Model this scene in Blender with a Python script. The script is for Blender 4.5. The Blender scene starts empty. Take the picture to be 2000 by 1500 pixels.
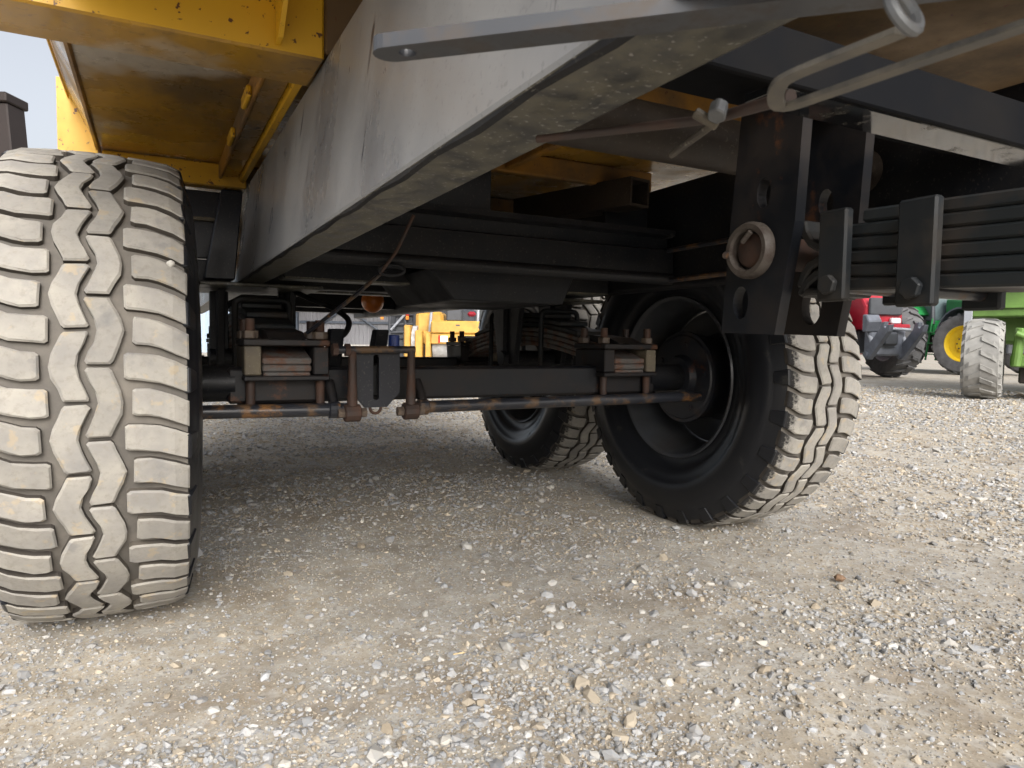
import bpy, bmesh, math, random
import numpy as np
from mathutils import Vector, Matrix, noise

# ------------------------------------------------------------------ camera, sky, sun, exposure
S = bpy.context.scene
C = S.collection
YAW, PIT, ROL = math.radians(27.512), math.radians(-3.414), math.radians(0.779)
CAM = Vector((-0.8922, -2.0172, 0.6664))
FPX = 1344.4                                     # focal length in pixels of the 2000 px wide photograph
FW = Vector((math.sin(YAW)*math.cos(PIT), math.cos(YAW)*math.cos(PIT), math.sin(PIT)))
_r = Vector((math.cos(YAW), -math.sin(YAW), 0)); _u = _r.cross(FW)
RT = _r*math.cos(ROL) + _u*math.sin(ROL); UP = -_r*math.sin(ROL) + _u*math.cos(ROL)
cd = bpy.data.cameras.new('camera'); cam = bpy.data.objects.new('camera', cd); C.objects.link(cam)
cam.matrix_world = Matrix(((RT.x, UP.x, -FW.x, CAM.x), (RT.y, UP.y, -FW.y, CAM.y), (RT.z, UP.z, -FW.z, CAM.z), (0, 0, 0, 1)))
cd.sensor_width = 36; cd.lens = FPX/2000*36; cd.clip_start = 0.02; cd.clip_end = 2000
cd.dof.use_dof = True; cd.dof.focus_distance = 2.3; cd.dof.aperture_fstop = 20
S.camera = cam

SUN_EL, SUN_AZ = math.radians(33), math.radians(190)     # azimuth clockwise from +Y
w = bpy.data.worlds.new('World'); S.world = w; w.use_nodes = True
nt = w.node_tree; nt.nodes.clear()
sky = nt.nodes.new('ShaderNodeTexSky'); sky.sky_type = 'NISHITA'; sky.sun_disc = False
sky.sun_elevation = SUN_EL; sky.sun_rotation = SUN_AZ; sky.dust_density = 7.0; sky.air_density = 0.9; sky.ozone_density = 1.0
bg = nt.nodes.new('ShaderNodeBackground'); bg.inputs[1].default_value = 0.15
wo = nt.nodes.new('ShaderNodeOutputWorld')
hs = nt.nodes.new('ShaderNodeHueSaturation'); hs.inputs[1].default_value = .32      # thin high cloud: a paler sky than clear air
nt.links.new(sky.outputs[0], hs.inputs[4]); nt.links.new(hs.outputs[0], bg.inputs[0]); nt.links.new(bg.outputs[0], wo.inputs[0])
sd = bpy.data.lights.new('sun', 'SUN'); sd.energy = 1.0; sd.angle = math.radians(40); sd.color = (1, 0.985, 0.955)
sun = bpy.data.objects.new('sun', sd); C.objects.link(sun)
sdir = Vector((math.sin(SUN_AZ)*math.cos(SUN_EL), math.cos(SUN_AZ)*math.cos(SUN_EL), math.sin(SUN_EL)))
sun.rotation_euler = sdir.to_track_quat('Z', 'Y').to_euler()
vs = S.view_settings; vs.view_transform = 'Standard'; vs.look = 'None'; vs.exposure = 0.82; vs.gamma = 1
S.cycles.max_bounces = 8; S.cycles.diffuse_bounces = 5

random.seed(7); rng = np.random.default_rng(7)

# ------------------------------------------------------------------ measuring helpers (photo pixel -> point of the place)
def ray(x, y): return FW + RT*((x-1000)/FPX) + UP*((750-y)/FPX)
def onX(x, y, X): d = ray(x, y); return CAM + d*((X-CAM.x)/d.x)
def onY(x, y, Y): d = ray(x, y); return CAM + d*((Y-CAM.y)/d.y)
def onZ(x, y, Z): d = ray(x, y); return CAM + d*((Z-CAM.z)/d.z)
def far(x, depth, z=0.0):
    p = CAM + FW*depth + RT*((x-1000)/FPX*depth); return Vector((p.x, p.y, z))

# ------------------------------------------------------------------ materials
MATS = {}
def nodes(name):
    m = bpy.data.materials.new(name); m.use_nodes = True
    n = m.node_tree; n.nodes.clear()
    o = n.nodes.new('ShaderNodeOutputMaterial'); b = n.nodes.new('ShaderNodeBsdfPrincipled')
    n.links.new(b.outputs[0], o.inputs[0])
    MATS[name] = m
    return m, n, b
def N(n, t, **k):
    x = n.nodes.new(t)
    for a, v in k.items(): setattr(x, a, v)
    return x
def mixc(n, fac, a, b):
    x = N(n, 'ShaderNodeMix', data_type='RGBA')
    for s, v in ((0, fac), (6, a), (7, b)):
        if isinstance(v, (int, float)): x.inputs[s].default_value = v
        elif isinstance(v, tuple): x.inputs[s].default_value = (*v, 1) if len(v) == 3 else v
        else: n.links.new(v, x.inputs[s])
    return x.outputs[2]
def noi(n, vec, scale, detail=6, rough=.6, stretch=None, off=0):
    if stretch or off:
        mp = N(n, 'ShaderNodeMapping'); n.links.new(vec, mp.inputs[0])
        if stretch: mp.inputs[3].default_value = stretch
        mp.inputs[1].default_value = (off, off*.7, off*.3); vec = mp.outputs[0]
    x = N(n, 'ShaderNodeTexNoise'); x.inputs['Scale'].default_value = scale
    x.inputs['Detail'].default_value = detail; x.inputs['Roughness'].default_value = rough
    n.links.new(vec, x.inputs[0]); return x.outputs[0]
def ramp(n, fac, a, b, va=0.0, vb=1.0):
    x = N(n, 'ShaderNodeMapRange', clamp=True); x.inputs[1].default_value = a; x.inputs[2].default_value = b
    x.inputs[3].default_value = va; x.inputs[4].default_value = vb
    n.links.new(fac, x.inputs[0]); return x.outputs[0]
def bump(n, b, h, strength, dist=.01):
    x = N(n, 'ShaderNodeBump'); x.inputs[0].default_value = strength; x.inputs[1].default_value = dist
    n.links.new(h, x.inputs[2]); n.links.new(x.outputs[0], b.inputs['Normal'])
def steel(name, col, dirt=(.12, .1, .08), damt=.5, dscale=5, lo=.45, hi=.7, rough=(.3, .6), rust=0, rustcol=(.16, .055, .02),
          speck=0, speckcol=(.3, .27, .22), bmp=.15, metal=0, streak=False, spec=.5, rscale=9, chips=0, drips=False):
    m, n, b = nodes(name)
    tc = N(n, 'ShaderNodeTexCoord').outputs['Object']
    d = noi(n, tc, dscale, 8, .65, (1, 1, .55) if streak else None)
    f = ramp(n, d, lo, hi, 0, damt)
    c = mixc(n, f, col, dirt)
    if speck:
        s = noi(n, tc, 160, 2, .5, None, 3); s2 = ramp(n, s, .62, .7, 0, speck)
        c = mixc(n, s2, c, speckcol)
    if rust:
        r = noi(n, tc, rscale, 9, .72, None, 11); rf = ramp(n, r, .66-.2*rust, .72-.18*rust, 0, 1)
        rv = mixc(n, noi(n, tc, 60, 3), rustcol, tuple(x*.35 for x in rustcol))
        c = mixc(n, rf, c, rv)
    if drips:
        q = noi(n, tc, 26, 4, .6, (1, 1, .10), 7); q2 = noi(n, tc, 3.0, 3, .5, None, 1)
        mm = N(n, 'ShaderNodeMath', operation='MULTIPLY'); n.links.new(ramp(n, q, .63, .67), mm.inputs[0]); n.links.new(ramp(n, q2, .47, .55), mm.inputs[1])
        c = mixc(n, mm.outputs[0], c, (.04, .04, .05))
    if chips:
        v = noi(n, tc, 55, 3, .6, None, 5); vf = ramp(n, v, .70-.06*chips, .73-.06*chips)
        c = mixc(n, vf, c, (.10, .035, .012))
    n.links.new(c, b.inputs['Base Color'])
    rr = ramp(n, d, lo, hi, rough[0], rough[1]); n.links.new(rr, b.inputs['Roughness'])
    b.inputs['Metallic'].default_value = metal; b.inputs['Specular IOR Level'].default_value = spec
    if bmp:
        h = noi(n, tc, 90, 6, .65); bump(n, b, h, bmp, .004)
    return m
BLACK = (.006, .0072, .010)
steel('black', BLACK, (.024, .021, .018), .5, 6, .42, .72, (.38, .65), speck=.08, rust=.0, bmp=.25, spec=.28)
steel('black_rusty', BLACK, (.032, .024, .019), .6, 8, .4, .65, (.42, .65), rust=.38, bmp=.35, spec=.3, rustcol=(.10, .042, .02))
steel('rail', (.17, .176, .188), (.285, .287, .288), .9, 3.2, .32, .62, (.2, .42), speck=.25, speckcol=(.05, .05, .05), bmp=.10, streak=True, drips=True)
steel('black_shaded', (.006, .0065, .008), (.016, .014, .012), .5, 6, .45, .7, (.6, .8), bmp=.2, spec=.06)  # black with sheen cut and tone lowered, painting in shade on the front beams
steel('gloss_black', (.012, .013, .015), (.10, .09, .07), .7, 18, .56, .66, (.07, .4), bmp=.05, spec=.8)
steel('rail_under', (.040, .040, .037), (.125, .116, .085), .9, 26, .40, .62, (.36, .5), speck=.75, speckcol=(.30, .29, .27), bmp=.9)
steel('navy', (.009, .011, .018), (.026, .025, .028), .5, 6, .45, .7, (.3, .5), speck=.1, bmp=.15, spec=.35)
steel('mud_steel', (.045, .038, .03), (.15, .125, .085), .9, 9, .35, .62, (.5, .8), speck=.5, bmp=.5, rust=.15)
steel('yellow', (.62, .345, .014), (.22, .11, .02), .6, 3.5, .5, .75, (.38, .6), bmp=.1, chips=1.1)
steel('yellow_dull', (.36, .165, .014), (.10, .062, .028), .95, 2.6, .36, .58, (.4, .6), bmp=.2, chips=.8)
steel('rust', (.032, .020, .016), (.075, .036, .022), .9, 14, .4, .65, (.6, .85), bmp=.5)
steel('rod', (.02, .022, .028), (.13, .075, .035), .8, 16, .50, .62, (.3, .6), rust=.45, bmp=.3, rustcol=(.26, .13, .05))
steel('bolt', (.07, .052, .042), (.14, .105, .075), .9, 30, .4, .6, (.5, .8), bmp=.4)
steel('leaf', (.014, .017, .019), (.04, .03, .023), .8, 12, .45, .68, (.45, .7), rust=.15, bmp=.5, spec=.3, rustcol=(.08, .035, .018))
steel('leaf_end', (.10, .095, .09), (.12, .05, .025), .9, 22, .45, .62, (.5, .75), rust=.3, bmp=.5)
steel('clip', (.010, .012, .014), (.03, .025, .02), .7, 14, .45, .65, (.5, .75), bmp=.4, spec=.3, rust=.1, rustcol=(.06, .03, .018))
steel('rubber_hose', (.012, .012, .013), (.04, .04, .04), .4, 10, .5, .7, (.5, .7), bmp=.1)
steel('rim', (.050, .054, .062), (.05, .045, .04), .6, 4, .45, .7, (.28, .5), bmp=.1)
steel('drum', (.016, .018, .024), (.07, .045, .03), .6, 9, .5, .7, (.4, .65), bmp=.4, rust=.2)
def rubber(name, col, dirt, damt, rough, bmp=.2):
    return steel(name, col, dirt, damt, 7, .46, .72, rough, bmp=bmp)
steel('rubber', (.012, .013, .016), (.06, .057, .05), .5, 12, .60, .66, (.30, .7), bmp=.25, spec=.4)
rubber('block_side', (.045, .038, .032), (.11, .095, .075), .9, (.8, .95), .5)
rubber('groove', (.11, .10, .088), (.20, .18, .153), .95, (.8, .95), .6)
# dusty tread face: each block a little different
m, n, b = nodes('tread')
tc = N(n, 'ShaderNodeTexCoord').outputs['Object']; oi = N(n, 'ShaderNodeObjectInfo')
vm = N(n, 'ShaderNodeVectorMath', operation='ADD'); n.links.new(tc, vm.inputs[0])
cx = N(n, 'ShaderNodeCombineXYZ'); n.links.new(oi.outputs['Random'], cx.inputs[0]); n.links.new(oi.outputs['Random'], cx.inputs[2])
sc = N(n, 'ShaderNodeVectorMath', operation='SCALE'); sc.inputs[3].default_value = 40; n.links.new(cx.outputs[0], sc.inputs[0]); n.links.new(sc.outputs[0], vm.inputs[1])
v = vm.outputs[0]
c = mixc(n, ramp(n, noi(n, v, 14, 7), .35, .65), (.345, .325, .285), (.255, .243, .225))
c = mixc(n, ramp(n, noi(n, v, 75, 6, .7), .50, .72, 0, .8), c, (.23, .21, .18))
c = mixc(n, ramp(n, noi(n, v, 26, 5, .6, None, 4), .60, .66, 0, .55), c, (.40, .32, .21))
c = mixc(n, ramp(n, noi(n, v, 11, 5, .6, None, 9), .60, .68, 0, .55), c, (.17, .168, .170))
hv = N(n, 'ShaderNodeHueSaturation'); n.links.new(ramp(n, oi.outputs['Random'], 0, 1, .84, 1.12), hv.inputs[2]); n.links.new(c, hv.inputs[4])
n.links.new(hv.outputs[0], b.inputs['Base Color']); b.inputs['Roughness'].default_value = .92
bump(n, b, noi(n, v, 150, 8, .7), .7, .004)
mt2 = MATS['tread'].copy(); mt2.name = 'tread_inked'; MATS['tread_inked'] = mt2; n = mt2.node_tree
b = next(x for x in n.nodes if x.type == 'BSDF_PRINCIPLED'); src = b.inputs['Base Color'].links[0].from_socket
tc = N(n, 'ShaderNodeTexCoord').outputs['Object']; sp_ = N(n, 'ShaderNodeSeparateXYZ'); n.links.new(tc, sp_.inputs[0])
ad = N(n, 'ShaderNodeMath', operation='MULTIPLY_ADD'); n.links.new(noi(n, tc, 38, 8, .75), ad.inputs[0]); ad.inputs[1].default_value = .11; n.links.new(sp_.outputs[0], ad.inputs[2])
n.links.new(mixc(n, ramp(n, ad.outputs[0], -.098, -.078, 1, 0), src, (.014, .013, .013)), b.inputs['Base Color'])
steel('floor_shaded', (.16, .085, .014), (.05, .034, .018), .95, 3, .34, .6, (.55, .8), bmp=.3, chips=.8)  # front floor: chipped, mottled yellow with the shade under there put into its colour
# muddy floor underside with pale dried splashes
m, n, b = nodes('yellow_floor')
tc = N(n, 'ShaderNodeTexCoord').outputs['Object']
c = mixc(n, ramp(n, noi(n, tc, 2.6, 8, .6, (1, .6, 1)), .38, .62), (.44, .235, .018), (.15, .095, .038))
c = mixc(n, ramp(n, noi(n, tc, 3.4, 5, .5, None, 2.3), .54, .64, 0, .85), c, (.42, .37, .30))
c = mixc(n, ramp(n, noi(n, tc, 45, 5), .58, .7, 0, .5), c, (.07, .045, .02))
n.links.new(c, b.inputs['Base Color'])
n.links.new(ramp(n, noi(n, tc, 6, 5), .4, .65, .16, .45), b.inputs['Roughness'])
bump(n, b, noi(n, tc, 5, 4), .5, .03)
def plain(name, col, rough=.5, metal=0, var=.25, scale=8, bmp=0, emis=0, trans=0, alpha=1):
    m, n, b = nodes(name)
    tc = N(n, 'ShaderNodeTexCoord').outputs['Object']
    c = mixc(n, ramp(n, noi(n, tc, scale, 6), .35, .7, 0, 1), col, tuple(x*(1-var) for x in col))
    n.links.new(c, b.inputs['Base Color']); b.inputs['Roughness'].default_value = rough; b.inputs['Metallic'].default_value = metal
    b.inputs['Transmission Weight'].default_value = trans
    if bmp: bump(n, b, noi(n, tc, 60, 5), bmp, .01)
    return m
plain('red', (.42, .012, .03), .35, var=.4, scale=3); plain('green', (.012, .19, .045), .4, var=.45, scale=3); plain('oldgreen', (.125, .235, .05), .5, var=.4, scale=3)
plain('rimyellow', (.75, .52, .02), .4, var=.12); plain('lightgrey', (.34, .36, .40), .5, var=.3); plain('darkgrey', (.05, .055, .065), .5)
plain('linkgrey', (.16, .175, .21), .45, var=.4, scale=5)
plain('fender', (.10, .12, .15), .5); plain('tractor_tyre', (.12, .12, .125), .85, var=.45, scale=6, bmp=.3); plain('dusty_tyre', (.29, .285, .27), .9, var=.4, scale=5, bmp=.4)
plain('roller_yellow', (.55, .31, .06), .55, var=.35, scale=3); plain('drum_white', (.42, .42, .42), .5, var=.4); plain('white', (.8, .8, .8), .4, var=.1)
plain('lampred', (.6, .02, .02), .25, var=.1); plain('lampamber', (.65, .22, .02), .3, var=.1); plain('glass', (.12, .16, .17), .05, var=.2); plain('pale_glass', (.42, .47, .47), .06, var=.15)
plain('headlight', (.75, .77, .8), .1, var=.2); plain('amber', (.62, .17, .02), .28, var=.3, scale=20); plain('bluecap', (.02, .05, .25), .4)
plain('plinth', (.48, .46, .42), .8, var=.3); plain('column', (.06, .075, .10), .5, var=.3)
plain('wood', (.55, .42, .24), .8); steel('brown_tube', (.018, .014, .012), (.045, .034, .025), .9, 5, .35, .65, (.4, .65), spec=.3, speck=.1, bmp=.2)
steel('bar_grey', (.045, .048, .055), (.065, .05, .038), .9, 20, .45, .62, (.4, .7), bmp=.4)
plain('brownstone', (.24, .15, .09), .85, var=.5, scale=60, bmp=.5); plain('pebble', (.6, .58, .53), .8, scale=60)
plain('beam_brown', (.022, .014, .012), .6); plain('galv', (.17, .175, .18), .5, metal=.3, var=.5, scale=30)
def cladding(name, col):
    m, n, b = nodes(name)
    tc = N(n, 'ShaderNodeTexCoord').outputs['Object']
    c = mixc(n, ramp(n, noi(n, tc, 1.2, 6, .6, (1, 1, .2)), .3, .7), col, tuple(x*.75 for x in col))
    n.links.new(c, b.inputs['Base Color']); b.inputs['Roughness'].default_value = .5
cladding('clad_grey', (.20, .20, .215)); cladding('clad_blue', (.34, .42, .52)); cladding('clad_white', (.6, .6, .6)); cladding('roofsheet', (.3, .31, .33))
# gravel ground
m, n, b = nodes('ground')
tc = N(n, 'ShaderNodeTexCoord').outputs['Object']
sand = mixc(n, noi(n, tc, 3, 6), (.40, .33, .235), (.31, .255, .185))
pf = ramp(n, noi(n, tc, 1.1, 8, .7), .42, .60, .12, .8)
c = mixc(n, pf, sand, (.30, .295, .285))
def cells(scale):
    vo = N(n, 'ShaderNodeTexVoronoi'); vo.inputs['Scale'].default_value = scale; n.links.new(tc, vo.inputs[0])
    h_ = N(n, 'ShaderNodeHueSaturation'); h_.inputs[1].default_value = 0; n.links.new(vo.outputs['Color'], h_.inputs[4]); return vo, h_.outputs[0]
vo, v1 = cells(120); vo2, v2 = cells(290)
g1 = mixc(n, v1, (.13, .13, .132), (.56, .545, .51)); g2 = mixc(n, v2, (.12, .115, .105), (.58, .53, .44))
c = mixc(n, .42, c, g2)
c = mixc(n, ramp(n, noi(n, tc, 30, 5, .65, None, 6), .46, .56, 0, .6), c, g1)
c = mixc(n, ramp(n, noi(n, tc, 2.0, 8, .72, None, 8), .53, .66, 0, .65), c, (.20, .15, .098))
c = mixc(n, ramp(n, noi(n, tc, 8, 8, .72, None, 3), .42, .66, 0, .5), c, (.20, .168, .13))
n.links.new(c, b.inputs['Base Color']); b.inputs['Roughness'].default_value = .95; b.inputs['Specular IOR Level'].default_value = .2
ad = N(n, 'ShaderNodeMath', operation='ADD'); n.links.new(noi(n, tc, 70, 10, .75), ad.inputs[0])
n.links.new(ramp(n, vo.outputs['Distance'], 0, .6, .5, 0), ad.inputs[1])
bump(n, b, ad.outputs[0], 1.0, .03)
m, n, b = nodes('gravel')
at_ = N(n, 'ShaderNodeAttribute', attribute_name='col'); tc = N(n, 'ShaderNodeTexCoord').outputs['Object']
c = mixc(n, ramp(n, noi(n, tc, 90, 5), .35, .7, 0, .45), at_.outputs[0], (.36, .31, .24))
n.links.new(c, b.inputs['Base Color']); b.inputs['Roughness'].default_value = .88
bump(n, b, noi(n, tc, 260, 5, .7), .5, .003)

# ------------------------------------------------------------------ mesh helpers
class MB:
    def __init__(s): s.v = []; s.f = []; s.m = []; s.mi = 0
    def add(s, vs_, fs):
        o = len(s.v); s.v += [tuple(x) for x in vs_]
        for f in fs: s.f.append([o+i for i in f]); s.m.append(s.mi)
        return s
    def box(s, x0, x1, y0, y1, z0, z1):
        return s.add([(x, y, z) for z in (z0, z1) for y in (y0, y1) for x in (x0, x1)],
                     [(0, 2, 3, 1), (4, 5, 7, 6), (0, 1, 5, 4), (2, 6, 7, 3), (0, 4, 6, 2), (1, 3, 7, 5)])
    def prism(s, poly, axis, a, b):
        n_ = len(poly)
        def p3(q, t): return {'x': (t, q[0], q[1]), 'y': (q[0], t, q[1]), 'z': (q[0], q[1], t)}[axis]
        vs_ = [p3(q, a) for q in poly] + [p3(q, b) for q in poly]
        fs = [tuple(range(n_))[::-1], tuple(range(n_, 2*n_))] + [(i, (i+1) % n_, n_+(i+1) % n_, n_+i) for i in range(n_)]
        return s.add(vs_, fs)
    def hull8(s, lo, hi):                        # two quads of 3-D points joined into a solid
        return s.add(list(lo)+list(hi), [(3, 2, 1, 0), (4, 5, 6, 7)] + [(i, (i+1) % 4, 4+(i+1) % 4, 4+i) for i in range(4)])
    def tube(s, pts, r, n_=12, cap=True, sx=1.0):
        pts = [Vector(p) for p in pts]; rs = r if isinstance(r, (list, tuple)) else [r]*len(pts)
        o = len(s.v); prev = None
        for i, p in enumerate(pts):
            t = (pts[min(i+1, len(pts)-1)]-pts[max(i-1, 0)]).normalized()
            if prev is None: a = t.orthogonal().normalized()
            else: a = (prev - t*prev.dot(t)).normalized()
            prev = a; b_ = t.cross(a)
            for k in range(n_):
                q = 2*math.pi*k/n_
                s.v.append(tuple(p + a*math.cos(q)*rs[i]*sx + b_*math.sin(q)*rs[i]))
        for i in range(len(pts)-1):
            for k in range(n_):
                s.f.append([o+i*n_+k, o+i*n_+(k+1) % n_, o+(i+1)*n_+(k+1) % n_, o+(i+1)*n_+k]); s.m.append(s.mi)
        if cap:
            s.f.append([o+k for k in range(n_)][::-1]); s.m.append(s.mi)
            s.f.append([o+(len(pts)-1)*n_+k for k in range(n_)]); s.m.append(s.mi)
        return s
    def strip(s, pts, width, thick, wdir=None):  # flat bar swept along a path, width along wdir (level and across the path if none)
        pts = [Vector(p) for p in pts]; o = len(s.v)
        for i, p in enumerate(pts):
            t = (pts[min(i+1, len(pts)-1)]-pts[max(i-1, 0)]).normalized(); wd = Vector(wdir).normalized() if wdir else t.cross(Vector((0, 0, 1))).normalized(); nn = t.cross(wd).normalized()
            for a, c_ in ((-1, -1), (1, -1), (1, 1), (-1, 1)): s.v.append(tuple(p + wd*a*width/2 + nn*c_*thick/2))
        for i in range(len(pts)-1):
            for k in range(4):
                s.f.append([o+i*4+k, o+i*4+(k+1) % 4, o+(i+1)*4+(k+1) % 4, o+(i+1)*4+k]); s.m.append(s.mi)
        e = o+(len(pts)-1)*4
        s.f += [[o+3, o+2, o+1, o], [e, e+1, e+2, e+3]]; s.m += [s.mi, s.mi]
        return s
    def lathe(s, prof, cx, cy, cz, n_=72, closed=False):   # prof: (x offset, radius) about the X axis
        o = len(s.v); k_ = len(prof)
        for x, r in prof:
            for k in range(n_):
                a = 2*math.pi*k/n_; s.v.append((cx+x, cy+r*math.cos(a), cz+r*math.sin(a)))
        for i in range(k_ if closed else k_-1):
            j = (i+1) % k_
            for k in range(n_):
                s.f.append([o+i*n_+k, o+i*n_+(k+1) % n_, o+j*n_+(k+1) % n_, o+j*n_+k]); s.m.append(s.mi)
        return s
    def disc(s, x, cy, cz, r, n_=48):
        return s.add([(x, cy+r*math.cos(2*math.pi*k/n_), cz+r*math.sin(2*math.pi*k/n_)) for k in range(n_)], [tuple(range(n_))])
    def hexa(s, c, d, r, h):                     # hexagonal head or nut, along d
        c = Vector(c); d = Vector(d).normalized(); return s.tube([c, c+d*h], r, 6)
    def build(s, name, mat, parent=None, bevel=0, smooth=False, seg=1):
        me = bpy.data.meshes.new(name); me.from_pydata(s.v, [], s.f)
        for q in (mat if isinstance(mat, (list, tuple)) else [mat]): me.materials.append(MATS[q])
        if any(s.m): me.polygons.foreach_set('material_index', s.m)
        bm = bmesh.new(); bm.from_mesh(me)
        bmesh.ops.recalc_face_normals(bm, faces=bm.faces)
        if bevel:
            ed = [e for e in bm.edges if len(e.link_faces) == 2 and e.calc_face_angle(0) > .6]
            bmesh.ops.bevel(bm, geom=ed, offset=bevel, segments=seg, affect='EDGES', profile=.5, clamp_overlap=True)
        if smooth:
            for f in bm.faces: f.smooth = True
            for e in bm.edges:
                if len(e.link_faces) == 2 and e.calc_face_angle(0) > .7: e.smooth = False
        bm.to_mesh(me); bm.free()
        o = bpy.data.objects.new(name, me); C.objects.link(o)
        if parent: o.parent = parent
        return o
def empty(name, loc=(0, 0, 0), rz=0, parent=None):
    o = bpy.data.objects.new(name, None); C.objects.link(o); o.location = loc; o.rotation_euler = (0, 0, rz)
    o.empty_display_size = .1
    if parent: o.parent = parent
    return o
def tag(o, label=None, cat=None, group=None, kind=None):
    for k, v in (('label', label), ('category', cat), ('group', group), ('kind', kind)):
        if v: o[k] = v
    return o
def box(name, mat, parent, *d, bevel=.003): return MB().box(*d).build(name, mat, parent, bevel)
def rod(name, mat, parent, pts, r, n_=12): return MB().tube(pts, r, n_).build(name, mat, parent, 0, True)

# ------------------------------------------------------------------ ground
def axis_lines(a, b, step, lo, hi):
    l = list(np.arange(a, b+1e-6, step)); s_ = step; x = l[-1]
    while x < hi: s_ *= 1.35; x += s_; l.append(x)
    s_ = step; x = l[0]
    while x > lo: s_ *= 1.35; x -= s_; l.insert(0, x)
    return np.array(l)
def gz(x, y):
    d = math.hypot(x-CAM.x, y-CAM.y); k = max(0, min(1, (13-d)/7))
    if k == 0: return 0.0
    h = noise.fractal(Vector((x*.9, y*.9, 3)), 1, 2, 3)*.016 + noise.fractal(Vector((x*7, y*7, 1)), .8, 2.1, 4)*.0065
    for wx in (-1.0, 1.0):
        for wy in (0, 1.231):
            e = max(abs(x-wx)-.17, 0)**2+max(abs(y-wy)-.10, 0)**2
            if e < .04: h *= .25+.75*e/.04
    return h*k
gx = axis_lines(-3, 5.5, .032, -500, 700); gy = axis_lines(-1.9, 5.5, .032, -300, 900)
gv = [(x, y, gz(x, y)) for y in gy for x in gx]; W = len(gx)
gf = [(j*W+i, j*W+i+1, (j+1)*W+i+1, (j+1)*W+i) for j in range(len(gy)-1) for i in range(W-1)]
g = MB().add(gv, gf).build('ground', 'ground', None, 0, True); tag(g, kind='structure')

# loose crushed stone lying on it
def ico():
    t = (1+5**.5)/2
    v_ = np.array([(-1, t, 0), (1, t, 0), (-1, -t, 0), (1, -t, 0), (0, -1, t), (0, 1, t), (0, -1, -t), (0, 1, -t), (t, 0, -1), (t, 0, 1), (-t, 0, -1), (-t, 0, 1)], float)
    v_ /= np.linalg.norm(v_[0])
    f_ = np.array([(0, 11, 5), (0, 5, 1), (0, 1, 7), (0, 7, 10), (0, 10, 11), (1, 5, 9), (5, 11, 4), (11, 10, 2), (10, 7, 6), (7, 1, 8), (3, 9, 4), (3, 4, 2), (3, 2, 6), (3, 6, 8), (3, 8, 9), (4, 9, 5), (2, 4, 11), (6, 2, 10), (8, 6, 7), (9, 8, 1)])
    return v_, f_
IV, IF = ico()
OV = np.array([(1, 0, 0), (-1, 0, 0), (0, 1, 0), (0, -1, 0), (0, 0, 1), (0, 0, -1)], float)
OF = np.array([(0, 2, 4), (2, 1, 4), (1, 3, 4), (3, 0, 4), (2, 0, 5), (1, 2, 5), (3, 1, 5), (0, 3, 5)])
def scatter(cnt, floor_, gain):
    yaw0 = math.pi/2-YAW; P_ = []
    while len(P_) < cnt:
        d = .55*math.exp(rng.random()*3.2); a = yaw0 + (rng.random()-.5)*math.radians(100)
        x, y = CAM.x+d*math.cos(a), CAM.y+d*math.sin(a)
        k = noise.fractal(Vector((x*1.3, y*1.3, 0)), .8, 2, 3)
        if rng.random() > max(floor_, .55+gain*k): continue
        if any(abs(x-wx) < .2 and abs(y-wy) < .12 for wx in (-1, 1) for wy in (0, 1.231)): continue
        P_.append((x, y, gz(x, y), d))
    return np.array(P_)
def shape(P_, sz, BV, BF, cuts, lift):
    n_ = len(P_); m_ = len(BV)
    V_ = np.repeat(BV[None], n_, 0)*(1+rng.normal(0, .15, (n_, m_, 1)))
    for _ in range(cuts):                        # chip each stone with a few flat breaks
        q = rng.normal(0, 1, (n_, 1, 3)); q /= np.linalg.norm(q, axis=2, keepdims=True)
        V_ -= np.maximum(0, (V_*q).sum(2, keepdims=True)-(.35+.4*rng.random((n_, 1, 1))))*q
    V_ *= np.stack([np.full(n_, 1.15), .6+.5*rng.random(n_), .4+.45*rng.random(n_)], 1)[:, None, :]*sz[:, None, None]
    t1 = rng.random(n_)*6.28; t2 = rng.normal(0, .4, n_); c1, s1, c2, s2 = np.cos(t1), np.sin(t1), np.cos(t2), np.sin(t2)
    Y2 = V_[:, :, 1]*c2[:, None]-V_[:, :, 2]*s2[:, None]; Z2 = V_[:, :, 1]*s2[:, None]+V_[:, :, 2]*c2[:, None]
    X3 = V_[:, :, 0]*c1[:, None]-Y2*s1[:, None]; Y3 = V_[:, :, 0]*s1[:, None]+Y2*c1[:, None]
    V_ = np.stack([X3+P_[:, 0:1], Y3+P_[:, 1:2], Z2+(P_[:, 2]+sz*lift)[:, None]], 2).reshape(-1, 3)
    return V_, (BF[None]+m_*np.arange(n_)[:, None, None]).reshape(-1, 3)
def gravel(name, V_, F_, K_, label):
    me = bpy.data.meshes.new(name); me.vertices.add(len(V_)); me.vertices.foreach_set('co', V_.ravel())
    me.loops.add(F_.size); me.loops.foreach_set('vertex_index', F_.ravel().astype(np.int32))
    me.polygons.add(len(F_)); me.polygons.foreach_set('loop_start', np.arange(0, F_.size, 3, dtype=np.int32))
    me.update(calc_edges=True); me.polygons.foreach_set('use_smooth', np.zeros(len(F_), bool))
    ca = me.color_attributes.new('col', 'FLOAT_COLOR', 'POINT'); ca.data.foreach_set('color', K_.ravel())
    me.materials.append(MATS['gravel'])
    o = bpy.data.objects.new(name, me); C.objects.link(o); tag(o, label, 'gravel', kind='stuff')
def colours(n_, pal, pw, m_, var):
    K_ = np.ones((n_, 4)); K_[:, :3] = np.array(pal)[rng.choice(len(pal), n_, p=np.array(pw)/sum(pw))]*(1-var+2*var*rng.random((n_, 1))); return np.repeat(K_, m_, 0)
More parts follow.
